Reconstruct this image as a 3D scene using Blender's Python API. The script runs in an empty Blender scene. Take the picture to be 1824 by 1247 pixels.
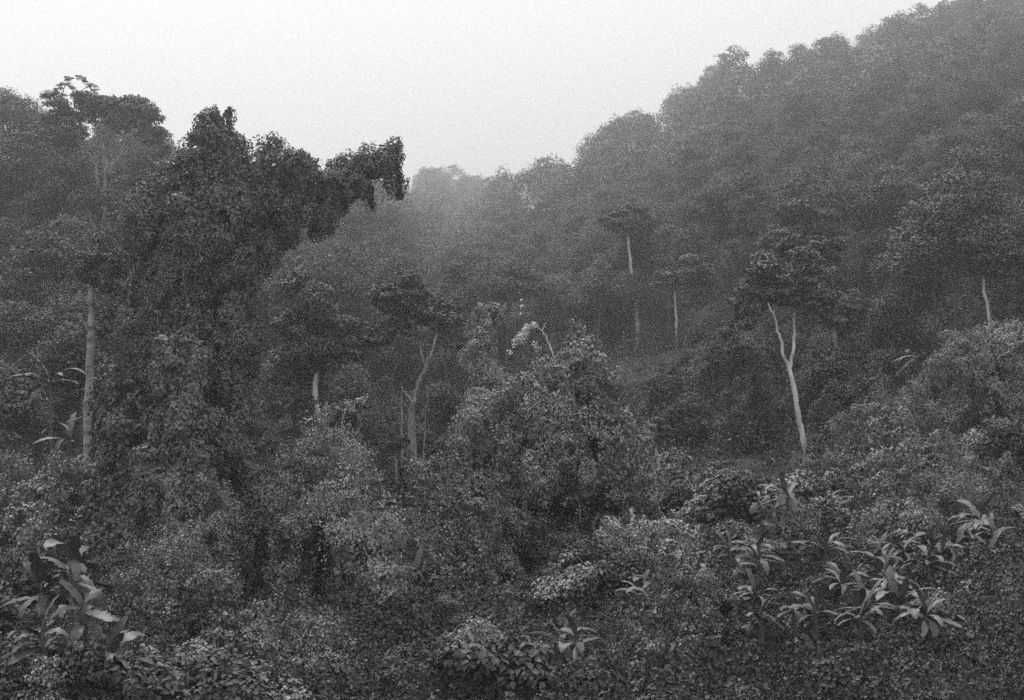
import bpy, math, random
import numpy as np
from math import radians

# ------------------------------------------------------------------ camera, sky, sun, exposure
scene = bpy.context.scene
FPX, CU, CV = 2533.0, 912.0, 623.5            # 50 mm lens on a 36 mm frame, photograph 1824 px wide
cd = bpy.data.cameras.new("camera"); cam = bpy.data.objects.new("camera", cd)
scene.collection.objects.link(cam); scene.camera = cam
cd.lens, cd.sensor_width, cd.clip_end = 50.0, 36.0, 6000.0
cam.location = (0, 0, 0); cam.rotation_euler = (radians(90), 0, 0)

SUN_EL, SUN_AZ = radians(58), radians(-25)
world = bpy.data.worlds.new("World"); scene.world = world; world.use_nodes = True
wn, wl = world.node_tree.nodes, world.node_tree.links
sky = wn.new("ShaderNodeTexSky"); sky.sky_type = 'NISHITA'; sky.sun_disc = False
sky.sun_elevation = SUN_EL; sky.sun_rotation = SUN_AZ
bw = wn.new("ShaderNodeRGBToBW"); wl.new(sky.outputs[0], bw.inputs[0])
mx = wn.new("ShaderNodeMix"); mx.data_type = 'RGBA'; mx.inputs[0].default_value = 0.85   # cloud layer over the clear sky
wl.new(bw.outputs[0], mx.inputs[6]); 
tcw = wn.new("ShaderNodeTexCoord"); sx = wn.new("ShaderNodeSeparateXYZ"); wl.new(tcw.outputs["Generated"], sx.inputs[0])
mr = wn.new("ShaderNodeMapRange"); wl.new(sx.outputs[2], mr.inputs[0]); mr.inputs[3].default_value = 2.35; mr.inputs[4].default_value = 11.0   # overcast: zenith about three times the horizon
wl.new(mr.outputs[0], mx.inputs[7])
bg = wn["Background"]; wl.new(mx.outputs[2], bg.inputs[0]); bg.inputs[1].default_value = 0.10

sd = bpy.data.lights.new("sun", 'SUN'); sd.energy = 1.5; sd.angle = radians(10); sd.color = (1, .99, .98)
sun = bpy.data.objects.new("sun", sd); scene.collection.objects.link(sun)
sun.rotation_euler = (radians(-32), 0, radians(25))

scene.view_settings.view_transform = 'Standard'; scene.view_settings.look = 'None'
scene.view_settings.gamma = 1.0; scene.view_settings.exposure = 1.0
cy = scene.cycles
cy.max_bounces = 5; cy.diffuse_bounces = 2; cy.glossy_bounces = 1; cy.transmission_bounces = 2
cy.volume_bounces = 1; cy.transparent_max_bounces = 4; cy.use_denoising = False; cy.use_adaptive_sampling = False

# ------------------------------------------------------------------ maths
def P(u, v, D): return np.array([(u - CU) / FPX * D, D, -(v - CV) / FPX * D])
def M(px, D): return px / FPX * D

def _h(ix, iy, iz, s):
    n = (ix * 374761393 + iy * 668265263 + iz * 2147483647 + s * 974634777) & 0xffffffff
    n = ((n ^ (n >> 13)) * 1274126177) & 0xffffffff
    return ((n ^ (n >> 16)) & 0xffff) / 65535.0
def vnoise(p, s=0):
    p = np.asarray(p, float); i = np.floor(p).astype(np.int64); f = p - i; f = f * f * (3 - 2 * f)
    r = 0
    for a in (0, 1):
        for b in (0, 1):
            for c in (0, 1):
                w = (f[:, 0] if a else 1 - f[:, 0]) * (f[:, 1] if b else 1 - f[:, 1]) * (f[:, 2] if c else 1 - f[:, 2])
                r = r + w * _h(i[:, 0] + a, i[:, 1] + b, i[:, 2] + c, s)
    return r * 2 - 1
def fbm(p, s=0, o=3):
    r, a, q = 0, 1.0, np.asarray(p, float)
    for k in range(o):
        r = r + a * vnoise(q, s + k); q = q * 2.03 + 7.1; a *= .5
    return r
def unit(v): return v / np.maximum(np.linalg.norm(v, axis=-1, keepdims=True), 1e-9)
def rdir(rng, n): return unit(rng.normal(size=(n, 3)))

# ------------------------------------------------------------------ terrain: height from azimuth and distance
TD0 = np.array([15, 40, 60, 80, 100, 130, 170, 220, 280, 350, 430, 520, 650, 850, 1100, 1600.])
TD = np.array([15, 40, 60, 80, 100, 130, 175, 235, 330, 460, 620, 800, 1050, 1350, 1700, 2300.])
TU = np.array([-1500, -600, 48, 250, 450, 620, 760, 840, 900, 1000, 1150, 1330, 1500, 1800, 2400, 3400.])
TP = np.array([
 [2500,1550,1230,1080,950,760,480,310,220,180,240,320,400,450,500,560],
 [2500,1550,1230,1080,960,780,500,330,240,200,260,330,400,450,500,560],
 [2500,1550,1230,1090,985,820,560,390,370,400,450,480,500,520,540,580],
 [2500,1550,1230,1090,990,850,620,430,375,410,450,480,500,520,540,580],
 [2500,1550,1230,1080,990,880,700,530,430,400,430,460,480,500,540,580],
 [2500,1550,1230,1075,985,900,770,620,500,420,390,400,430,460,520,580],
 [2500,1550,1230,1070,975,890,800,710,620,540,480,435,375,345,420,520],
 [2500,1550,1230,1070,970,885,795,700,620,560,510,455,385,350,420,520],
 [2500,1550,1228,1068,965,880,785,680,585,500,430,395,400,420,480,560],
 [2500,1550,1225,1060,955,870,775,660,555,450,368,372,400,440,500,560],
 [2500,1550,1218,1045,935,845,740,620,490,380,308,272,290,350,450,550],
 [2500,1550,1212,1025,910,815,700,560,410,290,210,185,220,320,430,550],
 [2500,1540,1205,1010,885,780,650,500,350,240,160,150,200,300,420,550],
 [2500,1530,1190,980,840,700,560,400,260,150,80,70,150,280,400,550],
 [2500,1520,1190,950,780,620,450,300,180,90,40,50,140,270,400,550],
 [2500,1520,1190,950,780,620,450,300,180,90,40,50,140,270,400,550]], float)
TP = TP - (2 * FPX * (1 / TD0 - 1 / TD))[None]
def ground_z(x, y):
    x = np.atleast_1d(np.asarray(x, float)); y = np.maximum(np.atleast_1d(np.asarray(y, float)), 15.)
    u = np.clip(CU + FPX * x / y, TU[0], TU[-1] - 1); d = np.clip(y, TD[0], TD[-1] - 1)
    i = np.clip(np.searchsorted(TU, u, 'right') - 1, 0, len(TU) - 2); j = np.clip(np.searchsorted(TD, d, 'right') - 1, 0, len(TD) - 2)
    a = (u - TU[i]) / (TU[i + 1] - TU[i]); b = (d - TD[j]) / (TD[j + 1] - TD[j])
    a = a * a * (3 - 2 * a)
    v = (1-a)*(1-b)*TP[i, j] + a*(1-b)*TP[i+1, j] + (1-a)*b*TP[i, j+1] + a*b*TP[i+1, j+1]
    z = -(v - CV) / FPX * y
    p = np.stack([x / 22, y / 22, np.zeros_like(x)], 1)
    return z + fbm(p, 3, 3) * np.clip(y / 90, .5, 3.0)

# ------------------------------------------------------------------ materials
def leaf_mat(name, lo, hi, rough=.5, spec=.35, transl=.0):
    m = bpy.data.materials.new(name); m.use_nodes = True; n, l = m.node_tree.nodes, m.node_tree.links
    b = n["Principled BSDF"]; b.inputs["Roughness"].default_value = rough
    b.inputs["Specular IOR Level"].default_value = spec
    at = n.new("ShaderNodeAttribute"); at.attribute_name = "tint"
    oi = n.new("ShaderNodeObjectInfo")
    ad = n.new("ShaderNodeMath"); ad.operation = 'MULTIPLY_ADD'; l.new(oi.outputs["Random"], ad.inputs[0]); ad.inputs[1].default_value = .55
    l.new(at.outputs["Fac"], ad.inputs[2])
    r = n.new("ShaderNodeValToRGB"); e = r.color_ramp.elements
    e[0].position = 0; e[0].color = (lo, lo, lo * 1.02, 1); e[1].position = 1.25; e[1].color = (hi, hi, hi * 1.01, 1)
    l.new(ad.outputs[0], r.inputs[0]); l.new(r.outputs[0], b.inputs["Base Color"])
    return m
def rough_mat(name, c0, c1, scale, zs=1.0, rough=.9, bump=.3):
    m = bpy.data.materials.new(name); m.use_nodes = True; n, l = m.node_tree.nodes, m.node_tree.links
    b = n["Principled BSDF"]; b.inputs["Roughness"].default_value = rough; b.inputs["Specular IOR Level"].default_value = .2
    tc = n.new("ShaderNodeTexCoord"); mp = n.new("ShaderNodeMapping"); mp.inputs["Scale"].default_value = (scale, scale, scale * zs)
    l.new(tc.outputs["Object"], mp.inputs[0])
    t = n.new("ShaderNodeTexNoise"); t.inputs["Scale"].default_value = 1; t.inputs["Detail"].default_value = 5; l.new(mp.outputs[0], t.inputs[0])
    r = n.new("ShaderNodeValToRGB"); e = r.color_ramp.elements
    e[0].position = .35; e[0].color = (c0, c0, c0, 1); e[1].position = .68; e[1].color = (c1, c1, c1, 1)
    l.new(t.outputs[0], r.inputs[0]); l.new(r.outputs[0], b.inputs["Base Color"])
    bp = n.new("ShaderNodeBump"); bp.inputs["Strength"].default_value = bump; l.new(t.outputs[0], bp.inputs["Height"]); l.new(bp.outputs[0], b.inputs["Normal"])
    return m
MAT = dict(
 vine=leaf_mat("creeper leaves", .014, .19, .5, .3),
 vine_dark=leaf_mat("dark creeper leaves", .012, .12, .5, .3), banana_dark=leaf_mat("dark banana leaf", .02, .075, .5, .25),  # darker leaf tone for the lower-left banana plants
 vine_pale=leaf_mat("pale creeper leaves", .025, .27, .5, .3),
 carpet=leaf_mat("low creeper leaves", .013, .07, .55, .25),
 tree=leaf_mat("tree leaves", .02, .078, .6, .2),
 tree_light=leaf_mat("pale tree leaves", .04, .115, .6, .2),
 tree_dark=leaf_mat("dark tree leaves", .016, .055, .6, .2),
 banana=leaf_mat("banana leaf", .028, .09, .5, .3),
 white=leaf_mat("white blossom leaves", .4, .7, .5, .3),
 soil=rough_mat("soil and litter", .015, .04, .35),
 core_shade=rough_mat("core painted shade-dark", .010, .03, 1.4, .4),  # shade inside the masses, put into the core's near-black colour
 bark=rough_mat("bark", .05, .13, 2.2, .25),
 pale=rough_mat("pale bark", .26, .62, 1.3, .45),
 band=rough_mat("pale banded bark", .08, .36, .5, 3.2),
 liana=rough_mat("liana stem", .12, .28, 2, .3),
)

# ------------------------------------------------------------------ mesh plumbing
def new_mesh(name, V, F, tint, mat, smooth=False):
    """V (n,3); F list of (m,k) index arrays; tint per face"""
    me = bpy.data.meshes.new(name)
    F = [f for f in F if len(f)]
    me.vertices.add(len(V)); me.vertices.foreach_set("co", np.asarray(V, np.float32).ravel())
    tot = np.concatenate([np.full(len(f), f.shape[1]) for f in F]); idx = np.concatenate([f.ravel() for f in F])
    me.loops.add(len(idx)); me.loops.foreach_set("vertex_index", idx.astype(np.int32))
    me.polygons.add(len(tot)); st = np.concatenate([[0], np.cumsum(tot)[:-1]])
    me.polygons.foreach_set("loop_start", st.astype(np.int32)); me.polygons.foreach_set("loop_total", tot.astype(np.int32))
    if smooth: me.polygons.foreach_set("use_smooth", np.ones(len(tot), bool))
    if tint is not None:
        a = me.attributes.new("tint", 'FLOAT', 'FACE'); a.data.foreach_set("value", np.asarray(tint, np.float32))
    me.materials.append(mat); me.update(calc_edges=True)
    return me
def link(name, me, parent=None, loc=(0, 0, 0), rz=0, sc=1):
    o = bpy.data.objects.new(name, me); scene.collection.objects.link(o)
    o.location = loc; o.rotation_euler = (0, 0, rz); o.scale = (sc, sc, sc) if np.isscalar(sc) else sc
    if parent: o.parent = parent
    return o
def tag(o, label=None, cat=None, group=None, kind=None):
    if label: o["label"] = label
    if cat: o["category"] = cat
    if group: o["group"] = group
    if kind: o["kind"] = kind
    return o
def thing(name, label, cat, loc, group=None, rz=0, sc=1):
    return tag(link(name, None, None, tuple(map(float, loc)), rz, sc), label, cat, group)

def leaves(pos, nrm, size, rng, tint, fine=False, droop=.8, aspect=.75):
    """folded leaf blades: pos (n,3), nrm (n,3) -> V, F, tint"""
    n = len(pos); nrm = unit(nrm)
    t = rdir(rng, n) * .9 + np.array([0, 0, -droop]); t = unit(t - nrm * (t * nrm).sum(1, keepdims=True))
    b = np.cross(nrm, t)
    L = (size * rng.uniform(.55, 1.4, n) * (1 + .45 * vnoise(pos * .22, 91)))[:, None]; W = L * aspect * .5
    fold = rng.uniform(.1, .45, n)[:, None] * W
    if fine:
        V = np.stack([pos, pos + t*L*.15 + b*W*.8 + nrm*fold, pos + t*L*.55 + b*W + nrm*fold*.8, pos + t*L - nrm*L*.18,
                      pos + t*L*.55 - b*W + nrm*fold*.8, pos + t*L*.15 - b*W*.8 + nrm*fold], 1).reshape(-1, 3)
        k = np.arange(n)[:, None] * 6
        F = np.concatenate([k + np.array([[0, 1, 2, 3]]), k + np.array([[0, 3, 4, 5]])]); tint = np.concatenate([tint, tint])
    else:
        V = np.stack([pos, pos + t*L*.45 + b*W + nrm*fold, pos + t*L - nrm*L*.15, pos + t*L*.45 - b*W + nrm*fold], 1).reshape(-1, 3)
        k = np.arange(n)[:, None] * 4
        F = np.concatenate([k + np.array([[0, 1, 2]]), k + np.array([[0, 2, 3]])]); tint = np.concatenate([tint, tint])
    return V, F, tint

def tube(pts, rad, sides=7):
    pts = np.asarray(pts, float); n = len(pts); rad = np.asarray(rad, float) * np.ones(n)
    tg = unit(np.gradient(pts, axis=0)); ref = np.array([.31, .95, .05]) if abs(tg[0][2]) > .5 else np.array([0, 0, 1.])
    s = unit(np.cross(tg, ref)); c = np.cross(tg, s); a = np.linspace(0, 2*np.pi, sides, endpoint=False)
    V = (pts[:, None] + rad[:, None, None] * (np.cos(a)[None, :, None] * s[:, None] + np.sin(a)[None, :, None] * c[:, None])).reshape(-1, 3)
    i = np.arange(n - 1)[:, None] * sides; k = np.arange(sides)[None]; k2 = (k + 1) % sides
    return V, np.stack([i + k, i + k2, i + sides + k2, i + sides + k], -1).reshape(-1, 4)
class Bag:
    def __init__(s): s.V, s.F, s.n = [], [], 0
    def add(s, V, F): s.V.append(V); s.F.append(F + s.n); s.n += len(V)
    def mesh(s, name, mat, smooth=True): return new_mesh(name, np.concatenate(s.V), s.F, None, mat, smooth)
def curve(p0, p1, bend, n=7, wob=0, rng=None):
    t = np.linspace(0, 1, n)[:, None]; p = np.asarray(p0) * (1 - t) + np.asarray(p1) * t + np.asarray(bend) * (4 * t * (1 - t))
    if wob: p[1:-1] += rng.normal(size=(n - 2, 3)) * wob
    return p

# ------------------------------------------------------------------ creeper mantles grown over a union of tapered capsules
def cap_sdf(p, caps, skip=None, chunk=40000):
    out = np.full(len(p), 1e9); A = caps[:, 0:3]; B = caps[:, 4:7]; ra, rb = caps[:, 3], caps[:, 7]
    AB = B - A; L2 = (AB * AB).sum(1) + 1e-9
    for s in range(0, len(p), chunk):
        q = p[s:s+chunk]; t = np.clip(((q[:, None] - A[None]) * AB[None]).sum(2) / L2, 0, 1)
        d = np.linalg.norm(q[:, None] - (A + t[..., None] * AB), axis=2) - (ra + t * (rb - ra))
        if skip is not None: d[np.arange(len(q)), skip[s:s+chunk]] = 1e9
        out[s:s+chunk] = d.min(1)
    return out
def cap_sample(caps, n, rng):
    A = caps[:, 0:3]; B = caps[:, 4:7]; ra, rb = caps[:, 3], caps[:, 7]
    L = np.linalg.norm(B - A, axis=1); rm = (ra + rb) / 2
    ac, as_ = 2*np.pi*rm*L, 4*np.pi*rm*rm; w = ac + as_
    k = rng.choice(len(caps), n, p=w / w.sum()); t = rng.random(n); d = rdir(rng, n)
    ax = unit(B - A + 1e-9)[k]; al = (d * ax).sum(1)
    cyl = rng.random(n) < (ac / w)[k]
    dp = unit(d - ax * al[:, None]); t = np.where(cyl, t, (al > 0).astype(float)); d = np.where(cyl[:, None], dp, d)
    r = ra[k] + t * (rb[k] - ra[k])
    return A[k] + t[:, None] * (B - A)[k] + d * r[:, None], d, k
def px_caps(lst):
    """(u, v, r, D, u, v, r, D) measured on the photograph -> world capsules"""
    o = []
    for (u0, v0, r0, d0, u1, v1, r1, d1) in lst: o.append([*P(u0, v0, d0), M(r0, d0), *P(u1, v1, d1), M(r1, d1)])
    return np.array(o, float)
def lumps(caps, k, r, rng, stretch=1.6, out=.4):
    p, d, i = cap_sample(caps, k * 3, rng)
    ok = (cap_sdf(p, caps, i) > -.3) & (d[:, 1] < .5); p, d = p[ok][:k], d[ok][:k]
    rr = r * rng.uniform(.5, 1.3, len(p)); a = p + d * (rr * out)[:, None]
    hang = np.stack([rng.normal(0, .25, len(p)), rng.normal(0, .25, len(p)), -np.ones(len(p))], 1) * (rr * stretch * rng.uniform(.3, 1.6, len(p)))[:, None]
    b = a + hang + d * (rr * .1)[:, None]
    return np.concatenate([caps, np.concatenate([a, rr[:, None], b, (rr * rng.uniform(.4, .9, len(p)))[:, None]], 1)])
def mantle(caps, size, dens, rng, amp=.5, hole=-.45, fine=True, ground=True, droop=.9, back=.25, hollows=()):
    A = caps; L = np.linalg.norm(A[:, 4:7] - A[:, 0:3], axis=1); rm = (A[:, 3] + A[:, 7]) / 2
    n = int((2*np.pi*rm*L + 4*np.pi*rm*rm).sum() * dens)
    p, d, k = cap_sample(caps, n, rng)
    keep = (d[:, 1] < .35) | (rng.random(n) < back); p, d, k = p[keep], d[keep], k[keep]
    keep = cap_sdf(p, caps, k) > -.12; p, d = p[keep], d[keep]
    def field(x):
        q = x * np.array([1, 1, .55]); a = fbm(q * .9, 11, 3)
        return a, amp * a + amp * .9 * (.5 - np.abs(vnoise(q * 1.5, 31)) * 1.6) + amp * .3 * vnoise(q * 3.4, 35)
    n1, f0 = field(p); e = .16
    gr = np.stack([field(p + v)[1] - f0 for v in (np.array([e, 0, 0]), np.array([0, e, 0]), np.array([0, 0, e]))], 1) / e
    p = p + d * f0[:, None] - d * (rng.exponential(.13, len(p)))[:, None] + rng.normal(0, .04, p.shape)
    inner = rng.random(len(p)) < .3                       # shaded leaves deeper in the mantle, seen through its gaps
    p[inner] -= d[inner] * rng.uniform(.3, .9, inner.sum())[:, None]
    keep = ((n1 + .5 * vnoise(p * 1.9, 77)) > hole - rng.random(len(p)) * .35) | inner
    for (hu, hv, hd, ru, rv) in hollows:                   # cavities under overhangs: leaves cut so the dark core shows as shade
        c = P(hu, hv, hd); q = (p - c) / np.array([M(ru, hd), max(M((ru + rv) / 2, hd), 2.4), M(rv, hd)])
        keep &= ((q * q).sum(1) > 1 + .5 * vnoise(p * 1.3, 61)) | (rng.random(len(p)) < .06)
    if ground: keep &= p[:, 2] > ground_z(p[:, 0], p[:, 1]) - .2
    p, d, n1, gr = p[keep], d[keep], n1[keep], gr[keep]
    N = unit(d - (gr - d * (gr * d).sum(1, keepdims=True)) * .8) + np.array([0, 0, .1]) + rng.normal(0, .24, p.shape)
    tint = np.clip(.5 + .25 * vnoise(p * .35, 5) + rng.normal(0, .2, len(p)), 0, 1.1)
    return leaves(p, N, size * .66, rng, tint, fine, droop)
def core_bag(caps, rng, shrink=.6):  # opaque inner core, added to stop light and darken the gaps
    B = Bag()
    for c in caps:
        a, b, ra, rb = c[0:3], c[4:7], c[3] * shrink, c[7] * shrink
        ax = unit(b - a + np.array([1e-4, 0, 1e-4])); pts, rad = [], []
        for s in (-1, -.85, -.5, 0): pts.append(a + ax * s * ra); rad.append(ra * math.sqrt(max(1 - s*s, .0004)))
        for s in (0.02, .5, .85, 1): pts.append(b + ax * s * rb); rad.append(rb * math.sqrt(max(1 - s*s, .0004)))
        V, F = tube(pts, rad, 9); B.add(V + rng.normal(0, .06, V.shape), F)
    return B
def strands(caps, k, rng, lo, hi, size=.2):
    """thin hanging lianas with leaves"""
    p, d, i = cap_sample(caps, k * 40, rng); ok = (cap_sdf(p, caps, i) > -.1) & (d[:, 1] < .3) & (d[:, 2] < .3); p, d = p[ok][:k], d[ok][:k]
    B = Bag(); lp = []
    for a, dd in zip(p, d):
        L = rng.uniform(lo, hi); q = a + dd * .15
        pts = curve(q, q + np.array([rng.normal(0, .25), rng.normal(0, .25), -L]), (rng.normal(0, .12), rng.normal(0, .12), 0), 7, .04, rng)
        V, F = tube(pts, .022, 4); B.add(V, F)
        m = int(L * 14) + 2; lp.append(pts[rng.integers(0, 7, m)] + rng.normal(0, .13, (m, 3)) + np.array([0, 0, .12]))
    lp = np.concatenate(lp); return B, leaves(lp, rdir(rng, len(lp)) + np.array([0, -.6, .5]), size, rng, rng.uniform(.2, .9, len(lp)), True, 1.2)

def vine_thing(name, label, cat, base, capl, seed, size=.23, dens=46, nl=40, lr=.9, amp=.6, hole=-.28, group=None, ns=0, sl=(1, 3), lout=.4, lmat='vine', trunk=None, fine=True, cut=True, hollows=()):
    rng = np.random.default_rng(seed)
    caps0 = px_caps(capl) if len(capl[0]) == 8 and not isinstance(capl, np.ndarray) else capl
    caps = lumps(caps0, nl, lr, rng, 1.7, lout) if nl else caps0
    bx, by = base; r = thing(name, label, cat, (bx, by, ground_z(bx, by)[0]), group); o = np.array(r.location)
    V, F, t = mantle(caps, size, dens * 2.25, rng, amp, hole, fine, cut, hollows=hollows)
    link("creeper_mantle", new_mesh("creeper_mantle", V - o, [F], t, MAT[lmat]), r)
    cb = core_bag(caps0, rng); cb.V = [v - o for v in cb.V]; link("shade_core", cb.mesh("shade_core", MAT['core_shade']), r)  # added dark core, stands for shade behind the leaves
    if ns >= 4:
        B, (V, F, t) = strands(caps0, ns, rng, *sl)
        B.V = [v - o for v in B.V]; link("hanging_vines", B.mesh("hanging_vines", MAT['liana']), r)
        link("vine_leaves", new_mesh("vine_leaves", V - o, [F], t, MAT['vine']), r)
    if trunk:
        for pts, rad, mat in trunk:
            V, F = tube(np.array([P(*q) for q in pts]) - o, rad, 9); Bt = Bag(); Bt.add(V, F); link("trunk", Bt.mesh("trunk", MAT[mat]), r)
    return r

# ------------------------------------------------------------------ trees
def clump_leaves(C, R, n, size, rng, droop=.5, topw=.55, amp=.3):
    w = (R[:, 0] * R[:, 1]); k = rng.choice(len(C), n, p=w / w.sum()); d = rdir(rng, n)
    flip = (d[:, 2] < 0) & (rng.random(n) < topw); d[flip, 2] *= -1
    rad = 1.05 - rng.exponential(.24, n)
    p = C[k] + d * R[k] * rad[:, None]
    p += d * (fbm(p * 1.1 / max(size * 3, .5), 9, 2) * amp)[:, None] * R[k].mean(1)[:, None]
    nz = vnoise(p * .9 / max(size * 2, .4), 21); keep = nz > -.5 - rng.random(n) * .5
    p, d = p[keep], d[keep]
    N = d * .5 + np.array([0, 0, .75]) + rng.normal(0, .4, p.shape)
    return leaves(p, N, size, rng, np.clip(.45 + .2 * vnoise(p * .5, 2) + rng.normal(0, .2, len(p)), 0, 1), False, droop)
def tree_parts(seed, H=18, W=12, tf=.5, size=.26, n=7000, K=18, flat=.38, rt=.28, style='dome', lean=0., limb_r=.45):
    rng = np.random.default_rng(seed); h1 = H * tf; K = int(K * 1.6)
    a = rng.random(K) * 2*np.pi + np.arange(K) * 2.4; rr = np.sqrt((np.arange(K) + .4) / K)
    prof = {'dome': np.sqrt(np.clip(1.05 - rr**2, 0, 1)), 'flat': 1 - .35 * rr, 'tier': rng.random(K), 'cone': 1 - rr*.9}[style]
    if style == 'tier': rr = rr * (1.05 - .65 * prof)
    K = len(rr); Rh = W * .5 * rng.uniform(.17, .4, K) * (1.1 if style != 'tier' else 1.2)
    C = np.stack([np.cos(a) * rr * (W*.5 - Rh*.6), np.sin(a) * rr * (W*.5 - Rh*.6), h1 + (H - h1) * np.clip(prof * rng.uniform(.72, 1.0, K), .08, 1) - Rh * flat], 1)
    C[:, 0] += lean * C[:, 2]
    R = np.stack([Rh, Rh * rng.uniform(.8, 1.15, K), Rh * flat * rng.uniform(.8, 1.5, K)], 1)
    B = Bag(); top = np.array([lean * h1 + rng.normal(0, .3), rng.normal(0, .3), h1])
    tp = curve((0, 0, -1.5), top, (rng.normal(0, .35), rng.normal(0, .3), 0), 9, .06, rng)
    V, F = tube(tp, np.linspace(rt, rt * .62, 9) + np.array([rt*.5, rt*.15] + [0]*7), 8); B.add(V, F)
    nf = min(5, K); forks = [top + (C[j] - top) * rng.uniform(.35, .5) for j in range(nf)]
    for f in forks: V, F = tube(curve(top - [0, 0, .2], f, (0, 0, -.1), 5, .08, rng), np.linspace(rt*.55, rt*.35, 5), 6); B.add(V, F)
    for c in C:
        f = min(forks, key=lambda q: np.linalg.norm(q - c)); V, F = tube(curve(f, c, (0, 0, -.35), 5, .08, rng), np.linspace(rt*.33, .04, 5), 5); B.add(V, F)
    return B, clump_leaves(C, R, n, size, rng), C, R

def build_tree(name, label, loc, seed, cat="tree", group=None, mat='tree', bark='bark', sc=1, rz=0, **kw):
    B, (V, F, t), C, R = tree_parts(seed, **kw)
    r = thing(name, label, cat, loc, group, rz, sc)
    link("trunk", B.mesh("trunk", MAT[bark]), r); link("crown", new_mesh("crown", V, [F], t, MAT[mat]), r)
    return r

# ================================================================== SETTING: the ground
us = np.linspace(-1400, 3200, 300); ds = 15 * (1500 / 15) ** np.linspace(0, 1, 260)
U, Dm = np.meshgrid(us, ds); X = (U - CU) / FPX * Dm
Z = ground_z(X.ravel(), Dm.ravel()); V = np.stack([X.ravel(), Dm.ravel(), Z], 1)
i = np.arange(len(ds) - 1)[:, None] * len(us); k = np.arange(len(us) - 1)[None]
F = np.stack([i + k, i + k + 1, i + len(us) + k + 1, i + len(us) + k], -1).reshape(-1, 4)
tag(link("hillside_terrain", new_mesh("hillside_terrain", V, [F], None, MAT['soil'], True)), kind="structure")

# ground cover: low creepers and scrub in humps that follow the slope, one mass
def ground_cover(name, label, d0, d1, n, size, hump, seed, u0=-150, u1=1970, fine=True):
    rng = np.random.default_rng(seed); D = np.sqrt(rng.uniform(d0**2, d1**2, n)); u = rng.uniform(u0, u1, n)
    x = (u - CU) / FPX * D; q = np.stack([x, D, np.zeros(n)], 1)
    def hh(q): return hump * (np.abs(fbm(q * .33, 41, 2)) * 1.3 + .35 * fbm(q * 1.3, 44, 2))
    e = .15; h0 = hh(q); gx = (hh(q + [e, 0, 0]) - h0) / e; gy = (hh(q + [0, e, 0]) - h0) / e
    z = ground_z(x, D) + h0 + .05 - rng.exponential(.15, n) * hump * .5
    N = unit(np.stack([-gx * .9, -gy * .9 - .25, np.ones(n) * .9], 1)) + rng.normal(0, .38, (n, 3))
    p = np.stack([x, D, z], 1); t = np.clip(.5 + .3 * vnoise(q * .25, 8) + rng.normal(0, .2, n), 0, 1.1)
    V, F, t = leaves(p, N, size, rng, t, fine)
    return tag(link(name, new_mesh(name, V, [F], t, MAT['carpet'])), label, "ground cover", None, "stuff")
ground_cover("creeper_carpet", "carpet of small creeper leaves over the near slope below the trees", 50, 118, 360000, .15, 1.5, 1)
ground_cover("matted_creepers", "dense mat of tiny creeper leaves on the nearest ground along the bottom edge", 48, 84, 240000, .13, 1.5, 1)
ground_cover("scrub_layer", "hazy low scrub between the trees on the slopes behind", 112, 330, 520000, .27, 3.2, 2, fine=False)

# ================================================================== THE DRAPED GIANTS
G = 85
giant = [
 (380,222,42,G, 384,262,52,G), (384,262,52,G, 388,330,60,G), (386,310,56,G, 372,420,90,G), (300,362,58,G, 262,400,46,G-1), (262,390,46,G-1, 254,490,38,G-1), (290,335,34,G, 330,330,40,G),
 (345,375,80,G, 430,360,70,G), (440,320,40,G, 490,298,40,G), (492,292,46,G, 522,292,44,G), (520,300,44,G, 565,340,44,G+1), (545,340,44,G+1, 610,330,38,G+1),
 (612,325,36,G+1, 650,298,46,G+1), (645,300,50,G+1, 690,292,46,G+1), (690,300,40,G+1, 705,318,28,G+1), (700,318,24,G+1, 712,348,14,G+1), (655,335,20,G+1, 662,366,11,G+1), (615,345,24,G+1, 610,378,14,G+1), (640,330,36,G+1, 600,360,30,G+1), (470,370,64,G, 430,430,84,G), (530,360,44,G, 500,400,40,G),
 (370,430,118,G, 335,560,110,G), (335,560,108,G, 325,700,130,G-1), (325,700,132,G-1, 315,860,152,G-3),
 (320,860,150,G-3, 310,1010,170,G-6), (250,620,46,G-4, 225,900,60,G-6), (410,540,34,G-2, 425,850,42,G-5), (330,640,50,G-6, 320,860,60,G-9)]
giant = [(a, b, c * k, d, e, f, g * k, h) for a, b, c, d, e, f, g, h in giant for k in [.74 if a > 530 or b < 300 and a > 400 else .8 if b < 290 else .86]]
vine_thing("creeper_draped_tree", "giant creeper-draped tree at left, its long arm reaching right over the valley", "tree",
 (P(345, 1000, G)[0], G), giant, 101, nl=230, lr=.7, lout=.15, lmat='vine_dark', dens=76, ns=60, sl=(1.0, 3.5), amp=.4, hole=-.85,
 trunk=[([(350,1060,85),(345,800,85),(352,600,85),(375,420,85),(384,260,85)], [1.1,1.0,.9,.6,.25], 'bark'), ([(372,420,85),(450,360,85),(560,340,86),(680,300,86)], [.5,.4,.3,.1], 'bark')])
cone = [
 (1030,618,30,92, 1015,690,60,91), (1015,700,62,91, 985,800,105,90), (985,800,108,90, 960,860,110,89), (1050,700,44,91, 1085,790,62,90),
 (1085,800,60,90, 1105,870,52,89), (940,720,52,90, 880,790,62,89), (880,790,62,89, 810,860,56,88), (800,865,52,88, 768,950,40,87),
 (830,880,66,87, 820,1000,72,85), (820,1000,70,85, 850,1070,60,84), (1000,880,55,89, 1090,890,50,89), (890,750,45,91, 865,730,26,92)]
cone = [(a, b, c * .9, d, e, f, g * .9, h) for a, b, c, d, e, f, g, h in cone]
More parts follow.
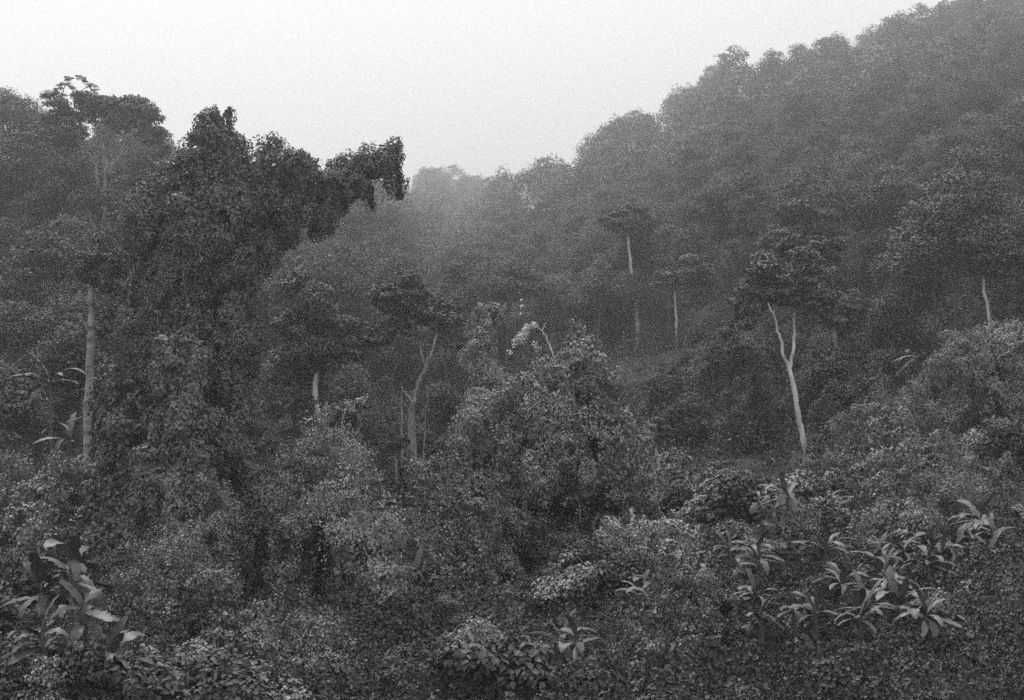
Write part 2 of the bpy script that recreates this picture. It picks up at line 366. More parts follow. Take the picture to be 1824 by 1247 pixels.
HOL = [(1288,1108,65.3,36,54), (1740,755,109,70,66), (566,1000,76,34,62), (1030,915,86.5,92,36), (1650,920,87.5,42,52), (900,990,84.5,28,56), (1050,800,88.5,22,40), (300,560,81.5,42,60), (470,1000,77,18,60), (1570,900,89,24,30)]
vine_thing("creeper_mound", "broad cone-shaped mound of creepers in the middle, peaked above the valley floor", "vine mound", (P(950,1000,90)[0], 90), cone, 102,
 nl=200, lr=.8, lout=.25, lmat='vine_pale', dens=66, ns=30, sl=(.8, 2.5), amp=.45, hole=-.4, hollows=HOL)
vine_thing("creeper_column", "slim creeper-covered stump standing just behind the cone-shaped mound", "vine column", (P(858,800,104)[0], 104),
 [(876,553,15,104, 864,600,21,104), (864,600,23,104, 858,680,24,104), (858,680,24,104, 866,790,36,104)], 103, nl=26, lr=.5, dens=80, lmat='vine_pale', amp=.25, hole=-.7, ns=8, sl=(.6, 2))
VM = [
 ("small tuft of creepers on a stub, behind the rounded left mound", [(617,742,34,88, 612,780,28,88), (640,720,12,88, 655,722,8,88), (600,765,28,88, 590,830,40,88)], 16, .5),
 ("rounded creeper mound with a long ridge sloping left, below the pale lone trunk", [(600,835,50,83, 575,885,62,82), (560,822,36,83, 490,856,22,83), (490,856,22,83, 470,880,30,82), (640,850,26,83, 635,900,34,82), (540,870,50,82, 530,920,60,81)], 46, .7),
 ("large rounded creeper mound left of centre with a dark hollow on its left", [(600,930,46,78, 650,965,52,77), (650,965,52,77, 665,1040,44,76), (560,925,36,78, 545,960,30,77), (600,960,46,79, 600,1050,70,79)], 50, .7),
 ("draped creeper curtain hanging between the giant tree and the rounded mound", [(480,905,52,80, 470,1080,62,78), (520,960,26,77, 515,1080,34,76)], 44, .7),
 ("narrow creeper-clad stub in front of the giant tree, a bare liana on its right", [(345,880,36,75, 352,960,44,74), (352,960,44,74, 350,1040,52,73)], 30, .6),
 ("broad low creeper mound at lower left, right of the big banana leaves", [(300,1018,44,68, 250,1060,52,67), (300,1020,50,68, 350,1080,62,67), (290,1080,90,67, 280,1180,110,66), (210,1090,34,66, 190,1150,44,65)], 90, .6),
 ("tangled creeper heap at the bottom left corner beside the banana plants", [(90,1190,60,60, 180,1240,70,58)], 40, .5),
 ("leafy creeper hump along the bottom edge, left of centre", [(440,1140,56,66, 480,1230,80,64), (560,1150,44,66, 570,1230,60,64)], 60, .55),
 ("dark creeper bank filling the left edge under the banded trunk", [(80,900,60,84, 90,1000,80,82), (140,860,46,86, 160,960,70,84), (40,860,50,88, 30,1000,80,84)], 70, .7),
 ("low round creeper dome on the bottom edge at the centre", [(868,1178,48,63, 880,1240,60,62), (830,1190,30,63, 815,1240,44,62), (930,1190,26,63, 945,1240,34,62)], 44, .5),
 ("two-humped creeper mound right of the cone, under a pale stub", [(1120,968,42,83, 1110,1040,52,82), (1185,960,38,84, 1190,1030,50,83), (1150,1000,50,82, 1150,1060,60,81)], 50, .6),
 ("knobbly creeper-clad stump on the skyline of scrub right of the cone", [(1250,872,22,100, 1262,900,24,100), (1262,900,24,100, 1255,980,32,99), (1272,876,16,100, 1278,920,20,99)], 20, .5),
 ("squat creeper-covered stump at the bottom right of centre with a black hollow beside it", [(1218,1056,40,65, 1190,1100,44,64), (1218,1066,50,65, 1215,1210,62,62), (1250,1058,26,67, 1290,1080,24,67)], 60, .5),
 ("creeper-covered pillar under the tall banana clump at right", [(1402,935,30,84, 1392,1000,38,83), (1372,960,26,84, 1370,1060,44,82)], 34, .6),
 ("tall domed creeper mound at right with dark shaded front", [(1640,822,40,90, 1605,880,56,89), (1645,828,48,90, 1665,900,64,89), (1640,890,88,89, 1630,990,98,86), (1560,920,36,91, 1545,990,50,90), (1700,880,40,92, 1715,990,60,90)], 90, .7),
 ("highest creeper mound at the right edge overhanging a dark gap", [(1722,625,26,112, 1690,660,34,111), (1722,628,34,112, 1770,660,46,112), (1690,665,34,111, 1640,720,36,110), (1640,720,36,110, 1580,760,34,109), (1800,640,60,113, 1830,800,90,112)], 70, .8),
 ("sloping creeper shoulder running down left from the right-edge mound", [(1580,755,38,108, 1530,800,40,107), (1530,800,42,107, 1480,850,34,106), (1570,800,60,106, 1540,870,60,104)], 50, .8),
 ("heavy creeper bank closing the right edge below the dark gap", [(1760,850,60,98, 1790,960,90,95)], 30, .7),
 ("creeper hump at the right end of the bottom edge below the dark banana plant", [(1725,1100,50,71, 1770,1180,70,69), (1690,1120,40,70, 1685,1190,48,69)], 40, .6),
]
for q, (lab, cl, nl, lr) in enumerate(VM):
    D = cl[-1][7]; u = np.mean([c[4] for c in cl])
    vine_thing("creeper_mound", lab, "vine mound", ((u - CU) / FPX * D, D), cl, 200 + q, nl=nl, lr=lr, dens=62, amp=.45, hole=-.42, size=.21 if D > 70 else .18, lmat='vine_pale' if q in (0, 1, 2, 10) else 'vine', ns=nl // 8, sl=(.5, 1.8), group="creeper mounds on the valley floor", hollows=HOL)

# ================================================================== FEATURE TREES (pale trunks, named one by one)
HERO = [(790,480,1090,700,215), (1060,560,1150,740,150), (450,350,760,590,185), (560,250,760,420,240)]      # (u0, v0, u1, v1, D): sight lines that hillside trees must leave open
def limbs_tree(name, label, stems, crownpx, D, seed, bark='pale', mat='tree', n=9000, K=16, size=.3, flat=.4, clear=None, extra=None):
    """stems: list of ([(u,v)...], r0, r1); crown: list of (u, v, r) blobs in photograph pixels at distance D"""
    rng = np.random.default_rng(seed); u0, v0 = stems[0][0][0]
    bx = (u0 - CU) / FPX * D; gz = ground_z(bx, D)[0]; r = thing(name, label, "tree", (bx, D, gz)); o = np.array(r.location)
    for j, (pts, r0, r1) in enumerate(stems):
        q = np.array([P(a, b, D) for a, b in pts]) - o
        if j: q[1:, 1] += np.linspace(0, rng.normal(0, 1.2), len(q) - 1)
        if j == 0: q = np.concatenate([[[q[0][0] * .5, 0, min(-.6, q[0][2] - .5)]], q])
        tt = np.linspace(0, len(q) - 1, 4 * len(q)); ii = np.minimum(tt.astype(int), len(q) - 2); f = (tt - ii)[:, None]
        q2 = q[ii] * (1 - f) + q[ii + 1] * f
        for _ in range(2): q2[1:-1] = (q2[:-2] + 2 * q2[1:-1] + q2[2:]) / 4
        q2[1:-1] += rng.normal(0, .05, (len(q2) - 2, 3))
        V, F = tube(q2, np.linspace(r0, r1, len(q2)) * rng.uniform(.92, 1.08, len(q2)), 8); B = Bag(); B.add(V, F); link("trunk" if j == 0 else "limb", B.mesh("trunk", MAT[bark]), r)
    if crownpx:
        C, R = [], []
        for (u, v, rp) in crownpx:
            for _ in range(max(3, K // len(crownpx))):
                d = rdir(rng, 1)[0] * rng.random() ** .4; rr = M(rp, D) * rng.uniform(.32, .5)
                C.append(P(u, v, D) - o + d * M(rp, D) * np.array([.85, .85, .7])); R.append([rr, rr * rng.uniform(.8, 1.2), rr * flat * rng.uniform(.8, 1.5)])
        C, R = np.array(C), np.array(R); V, F, t = clump_leaves(C, R, n, size, rng)
        link("crown", new_mesh("crown", V, [F], t, MAT[mat]), r)
        B = Bag(); tips = [P(*st[0][-1], D) - o for st in stems if len(st[0]) > 1 and st[0][-1][1] < stems[0][0][-1][1] + 60] or [P(*stems[0][0][-1], D) - o]
        hubs = [(min(tips, key=lambda q: np.linalg.norm(q - C[j])), C[j]) for j in rng.choice(len(C), max(3, len(C) // 6), replace=False)]; mids = []
        for a, b in hubs:
            m = a + (b - a) * rng.uniform(.5, .75); mids.append(m); V, F = tube(curve(a, m, (rng.normal(0, .3), 0, -.3), 6, .12, rng), np.linspace(.1, .05, 6), 5); B.add(V, F)
        for c in C:
            m = min(mids, key=lambda q: np.linalg.norm(q - c)); V, F = tube(curve(m, c, (rng.normal(0, .3), 0, -.3), 5, .1, rng), np.linspace(.045, .012, 5), 4); B.add(V, F)
        link("branches", B.mesh("branches", MAT['bark']), r)
    if clear: HERO.append((*clear, D))
    return r
limbs_tree("forked_tree", "slender white-barked tree at right forking into a Y high above the scrub",
 [([(1440,832),(1428,770),(1417,700),(1405,655)], .28, .18), ([(1407,658),(1394,630),(1388,600),(1378,570),(1365,540)], .16, .07), ([(1406,658),(1414,620),(1417,585),(1414,540)], .15, .07)],
 [(1335,530,40), (1370,490,44), (1430,480,44), (1475,530,40), (1320,570,26), (1400,520,36), (1480,570,26)], 121, 301, mat='tree_light', n=22000, K=84, size=.24, flat=.5, clear=(1330,440,1500,840))
limbs_tree("tall_pale_tree", "tall straight pale trunk with a small flat crown, high on the right hillside",
 [([(1135,568),(1130,520),(1123,470),(1119,420)], .40, .22)], [(1118,385,36), (1090,400,30), (1150,400,30)], 246, 302, n=7000, K=18, size=.45, clear=(1045,400,1210,600))
limbs_tree("lone_trunk_tree", "dark bushy tree on a bare white trunk rising behind the rounded left mound",
 [([(566,800),(566,740),(562,700),(566,640),(570,600)], .30, .2), ([(562,712),(556,700),(550,686)], .09, .04)],
 [(540,510,36), (575,550,46), (520,575,40), (545,615,50), (605,590,40), (625,625,30), (505,640,30), (580,650,30)], 128, 303, mat='tree_light', n=34000, K=96, size=.25, flat=.75, clear=(480,470,650,790))
limbs_tree("multi_stemmed_tree", "grey many-limbed tree spreading above the gap between the mounds",
 [([(733,800),(735,720),(742,690),(758,655)], .22, .17), ([(758,655),(770,630),(776,590)], .17, .07), ([(758,655),(752,640),(744,590)], .13, .06), ([(735,715),(722,700),(714,690)], .12, .05),
  ([(726,830),(728,760),(735,715)], .14, .12), ([(743,862),(738,800),(736,730)], .17, .13), ([(718,840),(716,770),(712,700)], .1, .06), ([(752,845),(756,760),(764,690)], .08, .05)],
 [(730,510,40), (765,545,40), (690,535,36), (800,560,34), (665,600,30), (830,610,24), (710,575,24)], 128, 304, bark='liana', mat='tree_light', n=26000, K=80, size=.26, flat=.6, clear=(680,490,810,860))
limbs_tree("thin_pale_tree", "thin pale stem bare of leaves right of the cone-shaped mound",
 [([(1176,878),(1172,850),(1171,815),(1166,790)], .16, .11)], [(1166,765,26)], 116, 305, n=2500, K=8, clear=(1150,780,1190,880))
limbs_tree("short_pale_stub", "short pale stub poking out above the two-humped mound", [([(1128,950),(1126,925),(1124,905)], .14, .1)], None, 86, 306, clear=None)
limbs_tree("patchy_trunk_tree", "patchy grey trunk half veiled by leaves right of the forked tree",
 [([(1506,735),(1498,680),(1490,620),(1478,560),(1465,500)], .26, .15)], [(1455,440,52), (1500,560,40), (1410,430,40)], 152, 307, bark='liana', n=14000, K=26, size=.34, clear=(1440,400,1520,735))
limbs_tree("upright_thin_trunk", "short upright pale trunk beside the patchy grey trunk", [([(1484,725),(1481,690),(1479,660)], .15, .1)], [(1478,630,30)], 148, 308, bark='liana', n=2500, K=8)
limbs_tree("right_edge_tree", "thin pale trunk leaning at the right edge above the highest mound", [([(1766,600),(1758,550),(1750,490)], .2, .14)], [(1740,450,50), (1790,460,50)], 150, 309, n=11000, K=22, size=.34, clear=(1735,480,1785,600))
limbs_tree("distant_white_trunk", "short white trunk under a feathery crown on the hazy right slope", [([(1205,562),(1203,545),(1202,520)], .22, .15)], [(1210,480,48), (1250,490,30), (1180,500,26)], 230, 310, mat='tree_light', n=8000, K=18, size=.42, clear=(1165,440,1260,560))
limbs_tree("leaning_slope_tree", "pale leaning trunk high on the right slope below a layered crown", [([(1460,500),(1450,455),(1440,420)], .28, .2)], [(1430,400,56), (1380,420,36), (1480,420,30)], 205, 311, bark='liana', mat='tree_light', n=12000, K=24, size=.4, flat=.28, clear=(1350,360,1500,500))
limbs_tree("bare_leaning_stem", "bare stem leaning right between the left mound and the grey tree", [([(688,890),(678,860),(668,835)], .12, .08)], None, 110, 312, bark='liana', clear=(655,830,695,890))
limbs_tree("short_stem_tree", "short pale stem with a leafy top left of the grey many-limbed tree", [([(706,864),(705,840),(706,800)], .13, .1)], [(708,785,24)], 122, 313, bark='liana', n=2200, K=8)
limbs_tree("banded_trunk_tree", "pale-leaved tree on a thick banded trunk at the left edge",
 [([(155,790),(158,700),(160,640),(163,560),(165,500)], .33, .22), ([(162,600),(150,575),(140,560)], .07, .03), ([(160,655),(190,650)], .06, .03)],
 [(190,450,48), (240,445,40), (150,470,36), (250,480,28), (200,500,40), (205,560,26)], 98, 314, bark='band', mat='tree_light', n=26000, K=46, size=.24, flat=.6, clear=(100,420,270,760))
limbs_tree("ridge_spreading_tree", "great spreading tree at upper left with visible forked limbs under its dome",
 [([(186,420),(188,340),(190,300)], .3, .24), ([(190,300),(186,262),(170,220)], .18, .08), ([(192,310),(215,275),(250,235)], .18, .07), ([(174,330),(172,290),(160,240)], .16, .06)],
 [(90,215,48), (140,190,40), (200,200,40), (250,220,44), (280,255,36), (120,240,40), (60,260,40), (230,190,30), (130,310,46), (260,300,44), (80,330,50), (220,350,40), (150,380,44), (150,182,26), (180,186,30), (220,194,28), (100,188,28), (278,238,24), (298,262,20)], 190, 315, bark='liana', mat='tree_light', n=60000, K=190, size=.3, flat=.5, clear=(60,170,310,320))
limbs_tree("airy_ridge_tree", "airy small-crowned tree on the left skyline with sky showing through", [([(135,210),(136,190),(137,160)], .1, .06), ([(137,170),(118,150)], .08, .04), ([(137,170),(160,150)], .08, .04)],
 [(98,163,9), (108,152,9), (120,143,10), (133,139,9), (147,143,10), (160,150,9), (170,160,9), (180,172,6), (128,158,9), (150,165,9), (112,170,8), (160,176,8)], 235, 316, bark='bark', mat='tree', n=2600, K=50, size=.26)
limbs_tree("pale_saplings", "spindly sapling with side twigs in the scrub left of the two-humped mound", [([(968,1040),(968,1000),(970,965)], .09, .05), ([(968,1010),(955,990),(945,985)], .04, .02), ([(968,1015),(982,990)], .04, .02)],
 [(945,980,34), (985,975,30), (960,950,28)], 88, 317, bark='liana', mat='tree_light', n=5000, K=18, size=.17, flat=.5)
# white blossom arch behind the cone-shaped mound
r = limbs_tree("white_blossom_tree", "small arching tree covered in bright white blossom beside the cone's peak",
 [([(988,640),(978,610),(966,588),(948,578)], .1, .06), ([(948,578),(930,588),(918,610)], .09, .03), ([(966,588),(972,575)], .06, .03)], None, 150, 318, bark='pale', clear=(905,535,990,640))
rng = np.random.default_rng(9); C = np.array([P(u + rng.normal(0, 3), v + rng.normal(0, 3), 150) for u, v in [(955,578),(948,580),(941,583),(934,588),(928,594),(923,601),(919,609),(916,618),(914,628),(936,596),(929,604),(956,615),(959,622),(930,538),(928,548),(926,558)] for _ in range(2)]) - np.array(r.location)
R = rng.uniform(.12, .42, (len(C), 1)) * np.array([[1, 1, 1.1]]); R[-6:] *= .45
V, F, t = clump_leaves(C, R, 900, .15, rng); link("blossom", new_mesh("blossom", V, [F], t, MAT['white']), r)

# ================================================================== HILLSIDE FOREST
rng = np.random.default_rng(77)
PRO = []
specs = [dict(H=17,W=13,tf=.5,style='dome',K=24,n=9000,flat=.6), dict(H=20,W=12,tf=.45,style='dome',K=24,n=9000,flat=.6), dict(H=15,W=11,tf=.3,style='tier',K=26,n=9000,flat=.6),
 dict(H=18,W=14,tf=.45,style='dome',K=30,n=10000,flat=.55), dict(H=14,W=9,tf=.2,style='cone',K=22,n=7500,flat=.7), dict(H=19,W=15,tf=.52,style='flat',K=30,n=9500,flat=.45),
 dict(H=13,W=7,tf=.12,style='tier',K=24,n=7000,flat=.9), dict(H=16,W=12,tf=.35,style='tier',K=30,n=9500,flat=.5), dict(H=12,W=11,tf=.3,style='dome',K=20,n=7500,flat=.6), dict(H=21,W=11,tf=.5,style='tier',K=28,n=9000,flat=.6)]
kinds = ["round_crowned_tree", "flat_topped_tree", "layered_tree", "broad_crowned_tree", "conical_tree", "umbrella_tree", "creeper_clad_tree", "tiered_tree", "low_bushy_tree", "tall_layered_tree"]
for q, s in enumerate(specs):
    B, (V, F, t), C, R = tree_parts(500 + q, size=.27, rt=.24, **dict(s, n=int(s['n'] * 1.9)))
    PRO.append((s, B.mesh("trunk", MAT['bark' if q % 2 else 'liana']), new_mesh("crown", V, [F], t, MAT['tree_light' if q in (1, 7) else 'tree_dark' if q in (4, 6) else 'tree'])))
FARV = []      # small versions for the far mass
for q, s in enumerate(specs):
    s2 = dict(s); s2['n'] = 1900; s2['tf'] = min(s['tf'], .25); _, (V, F, t), C, R = tree_parts(900 + q, size=.58, **s2); FARV.append((V, F, t))
cell = 9.0; cand = []
for gx in np.arange(-480, 500, cell):
    for gy in np.concatenate([np.arange(112, 400, cell), np.arange(400, 1300, 12)]):
        x = gx + rng.uniform(-.42, .42) * cell; y = gy + rng.uniform(-.42, .42) * cell; u = CU + FPX * x / y
        if u < -120 or u > 1950: continue
        if y < 128 and u > 1180: continue
        cand.append((y, x, u, rng.integers(0, 10) if y < 260 or rng.random() < .12 else rng.choice([2, 4, 6, 7, 8, 3]), rng.uniform(.72, 1.15), rng.uniform(0, 6.28)))
cand.sort()
G8 = 6; occ = np.zeros((1247 // G8 + 2, 2300 // G8), bool)       # what nearer crowns already hide, on a coarse grid
near, far = [], []
for (y, x, u, kq, sc, rz) in cand:
    s = PRO[kq][0]; z = ground_z(x, y)[0]; sc2 = sc * (1 + .5 * min(max((y - 300) / 400, 0), 1))
    if y < 150: sc2 *= .8
    top = CV - (z + s['H'] * sc2) / y * FPX; bot = CV - (z + s['H'] * s['tf'] * .3 * sc2) / y * FPX; w = s['W'] * sc2 / y * FPX
    if any(u + w*.62 > h[0] and u - w*.62 < h[2] and bot > h[1] and top < h[3] and y < h[4] for h in HERO): continue
    a0, a1 = int((u - w/2 + 200) / G8), int((u + w/2 + 200) / G8) + 1; b0, b1 = int(max(top, 0) / G8), int(min(max(bot, 6), 1240) / G8) + 1
    a0 = max(a0, 0); reg = occ[b0:b1, a0:a1]
    if reg.size == 0 or top > 1240: continue
    free = 1 - reg.mean(); nfree = (~reg).sum()
    if nfree < 4 or free < .06: continue
    sh = (b1 - b0) // 4; occ[b0 + sh//2: b1 - sh//3, a0 + (a1-a0)//8: a1 - (a1-a0)//8] = True
    (near if len(near) < 290 else far).append((x, y, z, u, top, kq, sc2, rz))
print("hillside trees", len(near), "far", len(far))
where = lambda u, v: ("on the left hillside" if u < 330 else "behind the giant draped tree's arm" if u < 700 and v < 480 else "on the slope between the giant tree and the centre" if u < 800 else
    "in the hazy valley behind the central cone mound" if u < 1080 else "on the lower right slope" if v > 520 else "on the upper right hillside" if v < 300 else "on the middle of the right hillside")
for (x, y, z, u, top, kq, sc, rz) in near:
    s, tm, cm = PRO[kq]; nm = kinds[kq]
    lab = nm.replace('_', ' ') + (" standing " if y < 200 else " standing farther up ") + where(u, top)
    r = thing(nm, lab, "tree", (x, y, z - .3), nm.replace('_', ' ') + "s " + where(u, top), rz, sc)
    link("trunk", tm, r); link("crown", cm, r)
Vs, Fs, Ts, nn = [], [], [], 0
for (x, y, z, u, top, kq, sc, rz) in far:
    V, F, t = FARV[kq]; c, s_ = math.cos(rz), math.sin(rz)
    Vr = np.stack([V[:, 0]*c - V[:, 1]*s_, V[:, 0]*s_ + V[:, 1]*c, V[:, 2]], 1) * sc + [x, y, z]
    Vs.append(Vr); Fs.append(F + nn); Ts.append(t + rng.normal(0, .12)); nn += len(V)
if Vs: tag(link("far_forest", new_mesh("far_forest", np.concatenate(Vs), [np.concatenate(Fs)], np.concatenate(Ts), MAT['tree'])), "far forest fading into mist along the ridges", "forest", None, "stuff")

# ================================================================== BANANA PLANTS
def banana_leaf(L, W, rise, droop, rng, mat='banana'):
    n = 17; t = np.linspace(0, 1, n); el = rise - droop * t**1.3
    ds_ = L / (n - 1); x = np.concatenate([[0], np.cumsum(np.cos(el[:-1]) * ds_)]); z = np.concatenate([[0], np.cumsum(np.sin(el[:-1]) * ds_)])
    w = W * .5 * np.clip(np.sin(np.pi * np.clip(t * .92 + .02, 0, 1)) ** .55, 0, 1) * np.where(t < .12, .12, 1); w[-1] = .02
    m = np.stack([x, 0*x, z], 1); up = np.stack([-np.sin(el), 0*el, np.cos(el)], 1); side = np.array([0, 1., 0])
    f = rng.uniform(-.35, .25); rows = []
    tear = [np.where(rng.random(n) < .3, rng.uniform(.45, .85, n), 1) for _ in range(2)]     # wind-torn margins
    for k in (-1, -.5, 0, .5, 1): rows.append(m + side * (w * k * (tear[k > 0] if abs(k) == 1 else 1))[:, None] + up * (np.abs(k) * w * f + rng.normal(0, .015, n) * (k != 0))[:, None])
    V = np.stack(rows, 1).reshape(-1, 3); i = np.arange(n - 1)[:, None] * 5; k = np.arange(4)[None]
    F = np.stack([i + k, i + k + 1, i + 5 + k + 1, i + 5 + k], -1).reshape(-1, 4)
    return new_mesh("leaf", V, [F], np.clip(rng.uniform(.15, .9) + rng.normal(0, .06, len(F)), 0, 1), MAT[mat])
brng = np.random.default_rng(5)
BL = [banana_leaf(brng.uniform(1.6, 2.4), brng.uniform(.32, .5), r_ + brng.uniform(-.12, .12), d_ + brng.uniform(-.3, .3), brng) for r_, d_ in
      [(.7, 1.5), (.5, 1.4), (.35, 1.1), (.2, 1.0), (.9, 1.5), (.25, .8), (.5, 1.7), (1.3, .4), (.6, 1.7), (.1, 1.1), (.8, 1.8), (.4, 1.6), (-.1, 1.1), (-.3, 1.0), (.6, 1.1), (.3, .6)]]
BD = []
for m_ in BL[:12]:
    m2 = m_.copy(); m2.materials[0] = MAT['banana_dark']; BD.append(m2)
STM = {}
def stem_mesh(h):
    h = round(h * 2) / 2
    if h not in STM:
        B = Bag(); V, F = tube(curve((0, 0, -.6), (0, 0, h), (.08, 0, 0), 7), np.linspace(.16, .08, 7), 8); B.add(V, F); STM[h] = B.mesh("stem", MAT['bark'])
    return STM[h]
def banana(u, v, D, label, nleaf=8, sc=1.0, seed=0, wide=1.0, name="banana_plant", group="banana plants"):
    rg = np.random.default_rng(seed); x = (u - CU) / FPX * D; c = P(u, v, D); gz = ground_z(x, D)[0]; h = max(c[2] - gz + .5, 1.9 if u > 220 else 1.2)
    r = thing(name, label, "plant", (x, D, gz), group)
    link("stem", stem_mesh(h), r, (0, 0, 0), 0, (1, 1, h / (round(h * 2) / 2)))
    for j in range(nleaf + 5):
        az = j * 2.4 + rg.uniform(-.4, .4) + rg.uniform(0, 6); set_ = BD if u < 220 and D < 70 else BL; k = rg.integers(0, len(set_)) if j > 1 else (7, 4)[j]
        o = link("leaf", set_[k], r, (0, 0, h - rg.uniform(0, .3) - (wide > 1) * j * .09), az, 1.1 * sc * rg.uniform(.8, 1.1)); o.rotation_euler = (rg.uniform(-.35, .35), rg.uniform(-.15, .15), az); o.scale[1] *= wide
    return r
BAN = [
 (125,1010,60,"largest banana plant at lower left with broad upright leaves",9,.95), (75,1060,61,"banana plant at the left edge with one hanging leaf",7,.8), (150,1095,58,"half-shaded banana plant below the largest one",6,.75),
 (75,1150,56,"banana plant in the bottom left corner with arching fronds",7,.75), (125,795,92,"lone small banana plant on the dark left bank",5,1.0), (90,690,100,"banana plant behind the banded trunk at the left edge",6,1.2), (195,1180,57,"low banana plant on the bottom edge at left",5,.8),
 (1402,893,84,"tall banana plant crowning the creeper pillar at right",9,1.0), (1352,905,86,"banana plant leaning left beside the crowned pillar",7,.85), (1380,925,85,"smaller banana plant tucked under the crowned pillar",6,.8),
 (1345,1005,78,"banana plant with spread fronds left below the crowned pillar",9,.8), (1300,1010,79,"small banana plant at the left end of the right-hand row",6,.7), (1352,1038,76,"pale banana plant drooping in the scrub below the row",6,.8),
 (1470,1012,78,"banana plant with long fronds pointing left under the domed mound",8,.9), (1528,898,92,"palm-like banana plant on a thin pale stem",7,.75), (1745,1005,82,"dark banana plant at the right edge with upright leaves",8,1.2),
 (1560,1062,75,"first banana plant of the bright cluster at lower right",7,.8), (1610,1050,76,"banana plant with a tall upright leaf in the bright cluster",8,.85), (1660,1048,76,"banana plant at the top of the bright cluster",7,.85), (1652,1078,73,"banana plant with downturned pale leaves in the bright cluster",8,.75),
 (1700,1060,75,"banana plant closing the bright cluster on the right",6,.8), (1500,1110,70,"banana plant with a dark curled leaf on the lower right slope",6,.8), (1540,1160,66,"banana plant with one broad dark leaf near the bottom edge",5,.9), (1600,1150,66,"banana plant with pale broad leaves near the bottom right",8,.95),
 (1650,1185,64,"banana plant cut by the bottom edge at right",7,.9), (1450,1170,66,"banana plant with a dark upright leaf on the bottom edge",5,.8), (1585,1110,70,"banana plant with thin arching fronds on the lower right slope",6,.75),
 (1140,1105,72,"banana plant left of the squat stump with spread fronds",7,.75), (1165,1130,70,"banana plant with one hooked leaf beside the squat stump",6,.75), (1240,1035,68,"banana shoot with upright leaves topping the squat stump",5,.5),
 (1030,1180,64,"small banana plant on the bottom edge right of the low dome",6,.7), (1650,650,114,"banana plant sprouting from the highest right mound",6,1.2), (1000,1165,65,"old banana plant with a browned leaning leaf",4,.9), (1345,1120,70,"low banana plant in the open creeper slope at right",5,.6)]
for q in range(16):
    D = brng.uniform(64, 84); u = brng.uniform(1290, 1790); v = CV + FPX * -(ground_z((u - CU) / FPX * D, D)[0] + 1.3) / D
    BAN.append((u, v, D, "small banana plant half buried in creepers on the lower right slope", int(brng.integers(3, 7)), brng.uniform(.45, .75)))
for q in range(5):
    D = brng.uniform(57, 66); u = brng.uniform(55, 240); v = CV + FPX * -(ground_z((u - CU) / FPX * D, D)[0] + 1.4) / D
    BAN.append((u, v, D, "small banana plant half buried in creepers in the lower left corner", int(brng.integers(4, 7)), brng.uniform(.6, .8)))
for q, (u, v, D, lab, nl, sc) in enumerate(BAN): banana(u, v, D, lab, nl, sc, 40 + q, 1.4 if u < 220 and D < 70 else 1.0)
# bare lianas and sticks
def stick(label, pts, D, r, mat='liana', name="liana"):
    q = np.array([P(a, b, D) for a, b in pts]); tt = np.linspace(0, len(q)-1, 5*len(q)); ii = np.minimum(tt.astype(int), len(q)-2); f = (tt-ii)[:, None]; q = q[ii]*(1-f) + q[ii+1]*f
    for _ in range(2): q[1:-1] = (q[:-2] + 2*q[1:-1] + q[2:]) / 4
    V, F = tube(q, np.linspace(r, r*.6, len(q)), 6); B = Bag(); B.add(V, F); tag(link(name, B.mesh(name, MAT[mat])), label, "vine" if name == "liana" else "branch")
stick("thin liana hanging straight down in front of the narrow stub", [(356,915),(355,950),(352,990)], 71.5, .03)
stick("pale broken branch lying across the foot of the banded trunk", [(120,752),(150,742),(178,733)], 92, .07, 'liana', "fallen_branch")
stick("bleached slanting stick in the creepers at the bottom left", [(240,1180),(248,1150),(262,1115)], 60, .05, 'liana', "fallen_branch")
stick("thick slanting log between the left mounds and the cone", [(735,1030),(745,995),(752,975)], 80, .2, 'liana', "leaning_log")

# ================================================================== SHRUBS scattered on the near slope
rng = np.random.default_rng(12); SH = []
for q in range(6):
    K = 12; Rh = rng.uniform(.45, .95, K); a = rng.random(K) * 6.28; rr = rng.random(K) ** .6 * 1.5
    C = np.stack([np.cos(a)*rr, np.sin(a)*rr, rng.uniform(.3, 2.3 - .4 * (q % 2), K) * (1.2 - rr/2.2)], 1); R = np.stack([Rh, Rh, Rh * .6], 1)
    V, F, t = clump_leaves(C, R, (4600, 7000, 3600, 6000, 2800, 5600)[q], (.16, .12, .19, .13, .23, .14)[q], rng, .7); B = Bag()
    for c in C: Vv, Ff = tube(curve((0, 0, -.4), c, (0, 0, .2), 4), np.linspace(.05, .015, 4), 4); B.add(Vv, Ff)
    SH.append((B.mesh("stems", MAT['liana']), new_mesh("foliage", V, [F], t, MAT['vine' if q % 2 else 'tree'])))
for q, (u, v_, D) in enumerate([(45,0,55.5), (95,0,54.5), (140,0,55), (190,0,56), (70,0,57.5), (215,0,58), (20,0,58)]):
    x = (u - CU) / FPX * D; r = thing("shrub", "dark shrub at the foot of the banana plants in the lower left corner", "shrub", (x, D, ground_z(x, D)[0] + .2), "shrubs below the corner banana plants", q * 1.3, (1.0, 1.0, 1.25))
    link("stems", SH[q % 6][0], r); link("foliage", SH[q % 6][1], r)
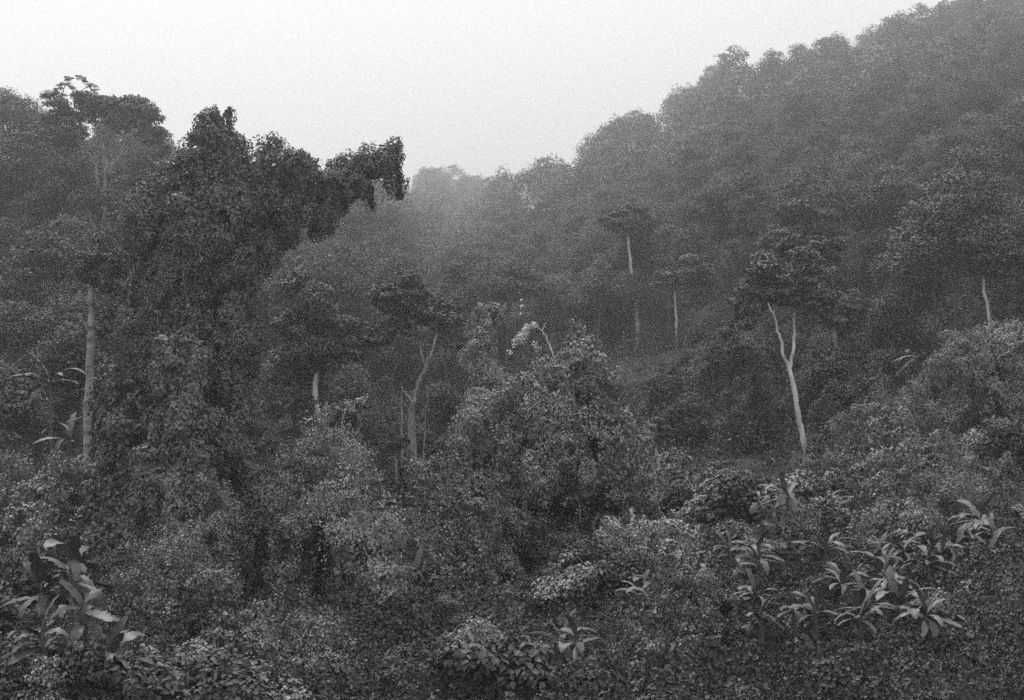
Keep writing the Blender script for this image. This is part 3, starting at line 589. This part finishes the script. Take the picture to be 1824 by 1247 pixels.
for q in range(230):
    D = math.sqrt(rng.uniform(56**2, 122**2)); u = rng.uniform(-40, 1860); x = (u - CU) / FPX * D
    zone = "left" if u < 600 else "centre" if u < 1150 else "right"
    if u > 1250 and D < 84 and rng.random() < .8: continue
    if D > 98 and min(abs(u - 566), abs(u - 735), abs(u - 1438)) < 45: continue
    if any(abs(u - b[0]) < 75 and D < b[2] + 2 for b in BAN[:34]): continue
    r = thing("shrub", f"leafy shrub in the undergrowth {'near the bottom edge' if D < 75 else 'among the mounds' if D < 98 else 'at the foot of the slope'}, {zone}", "shrub", (x, D, ground_z(x, D)[0] + .1), f"undergrowth shrubs, {zone}", rng.uniform(0, 6.28), rng.uniform(.6, 1.35) * (1 if D < 90 else 1.3))
    k = rng.integers(0, 6); link("stems", SH[k][0], r); link("foliage", SH[k][1], r)

rng = np.random.default_rng(31); SB = []
for q in range(5):
    K = 26; Rh = rng.uniform(.6, 1.5, K); a = rng.random(K) * 6.28; rr = rng.random(K) ** .6 * 3.2; top = rng.uniform(3.5, 7.5)
    C = np.stack([np.cos(a)*rr, np.sin(a)*rr, rng.uniform(.1, 1, K) * top * (1.1 - rr/4.4)], 1); R = np.stack([Rh, Rh, Rh * rng.uniform(.6, 1.4, K)], 1)
    V, F, t = clump_leaves(C, R, 15000, .22, rng, .9); B = Bag()
    for c in C: Vv, Ff = tube(curve((0, 0, -.4), c, (0, 0, .2), 4), np.linspace(.1, .03, 4), 4); B.add(Vv, Ff)
    SB.append((B.mesh("stems", MAT['bark']), new_mesh("foliage", V, [F], t, MAT['tree' if q % 2 else 'tree_dark'])))
for q in range(110):
    y = rng.uniform(124, 235); u = rng.choice([rng.uniform(800, 1330), rng.uniform(1330, 1600), rng.uniform(450, 800)]); x = (u - CU) / FPX * y
    if (abs(u - 1425) < 40 and y < 150) or abs(u - 1130) < 45 or abs(u - 566) < 35 or (abs(u - 735) < 45 and y < 150): continue
    r = thing("slope_shrub", "rounded creeper-smothered bush on the hazy slope behind the mounds, " + ("left" if u < 800 else "centre" if u < 1200 else "right"), "bush", (x, y, ground_z(x, y)[0] + .6), "bushes on the hazy slope", rng.uniform(0, 6.28), (s_ := rng.uniform(.6, 1.15), s_, s_ * rng.uniform(.8, 1.2)))
    k = rng.integers(0, 5); link("stems", SB[k][0], r); link("foliage", SB[k][1], r)

# ================================================================== HAZE
bpy.ops.mesh.primitive_cube_add(size=1); hz = bpy.context.object; hz.name = "haze"; hz.data.name = "haze"
zt, zb = 330.0, -60.0
hz.location = (0, 740, (zt + zb) / 2); hz.scale = (3200, 1560, zt - zb)
hm = bpy.data.materials.new("haze air"); hm.use_nodes = True; n = hm.node_tree.nodes; n.remove(n["Principled BSDF"])
pv = n.new("ShaderNodeVolumePrincipled"); pv.inputs["Density"].default_value = .00052; pv.inputs["Color"].default_value = (.97, .97, .97, 1); pv.inputs["Anisotropy"].default_value = .75
hm.node_tree.links.new(pv.outputs[0], n["Material Output"].inputs["Volume"]); hz.data.materials.append(hm)
try: hm.cycles.homogeneous_volume = True
except Exception: pass
tag(hz, kind="stuff")
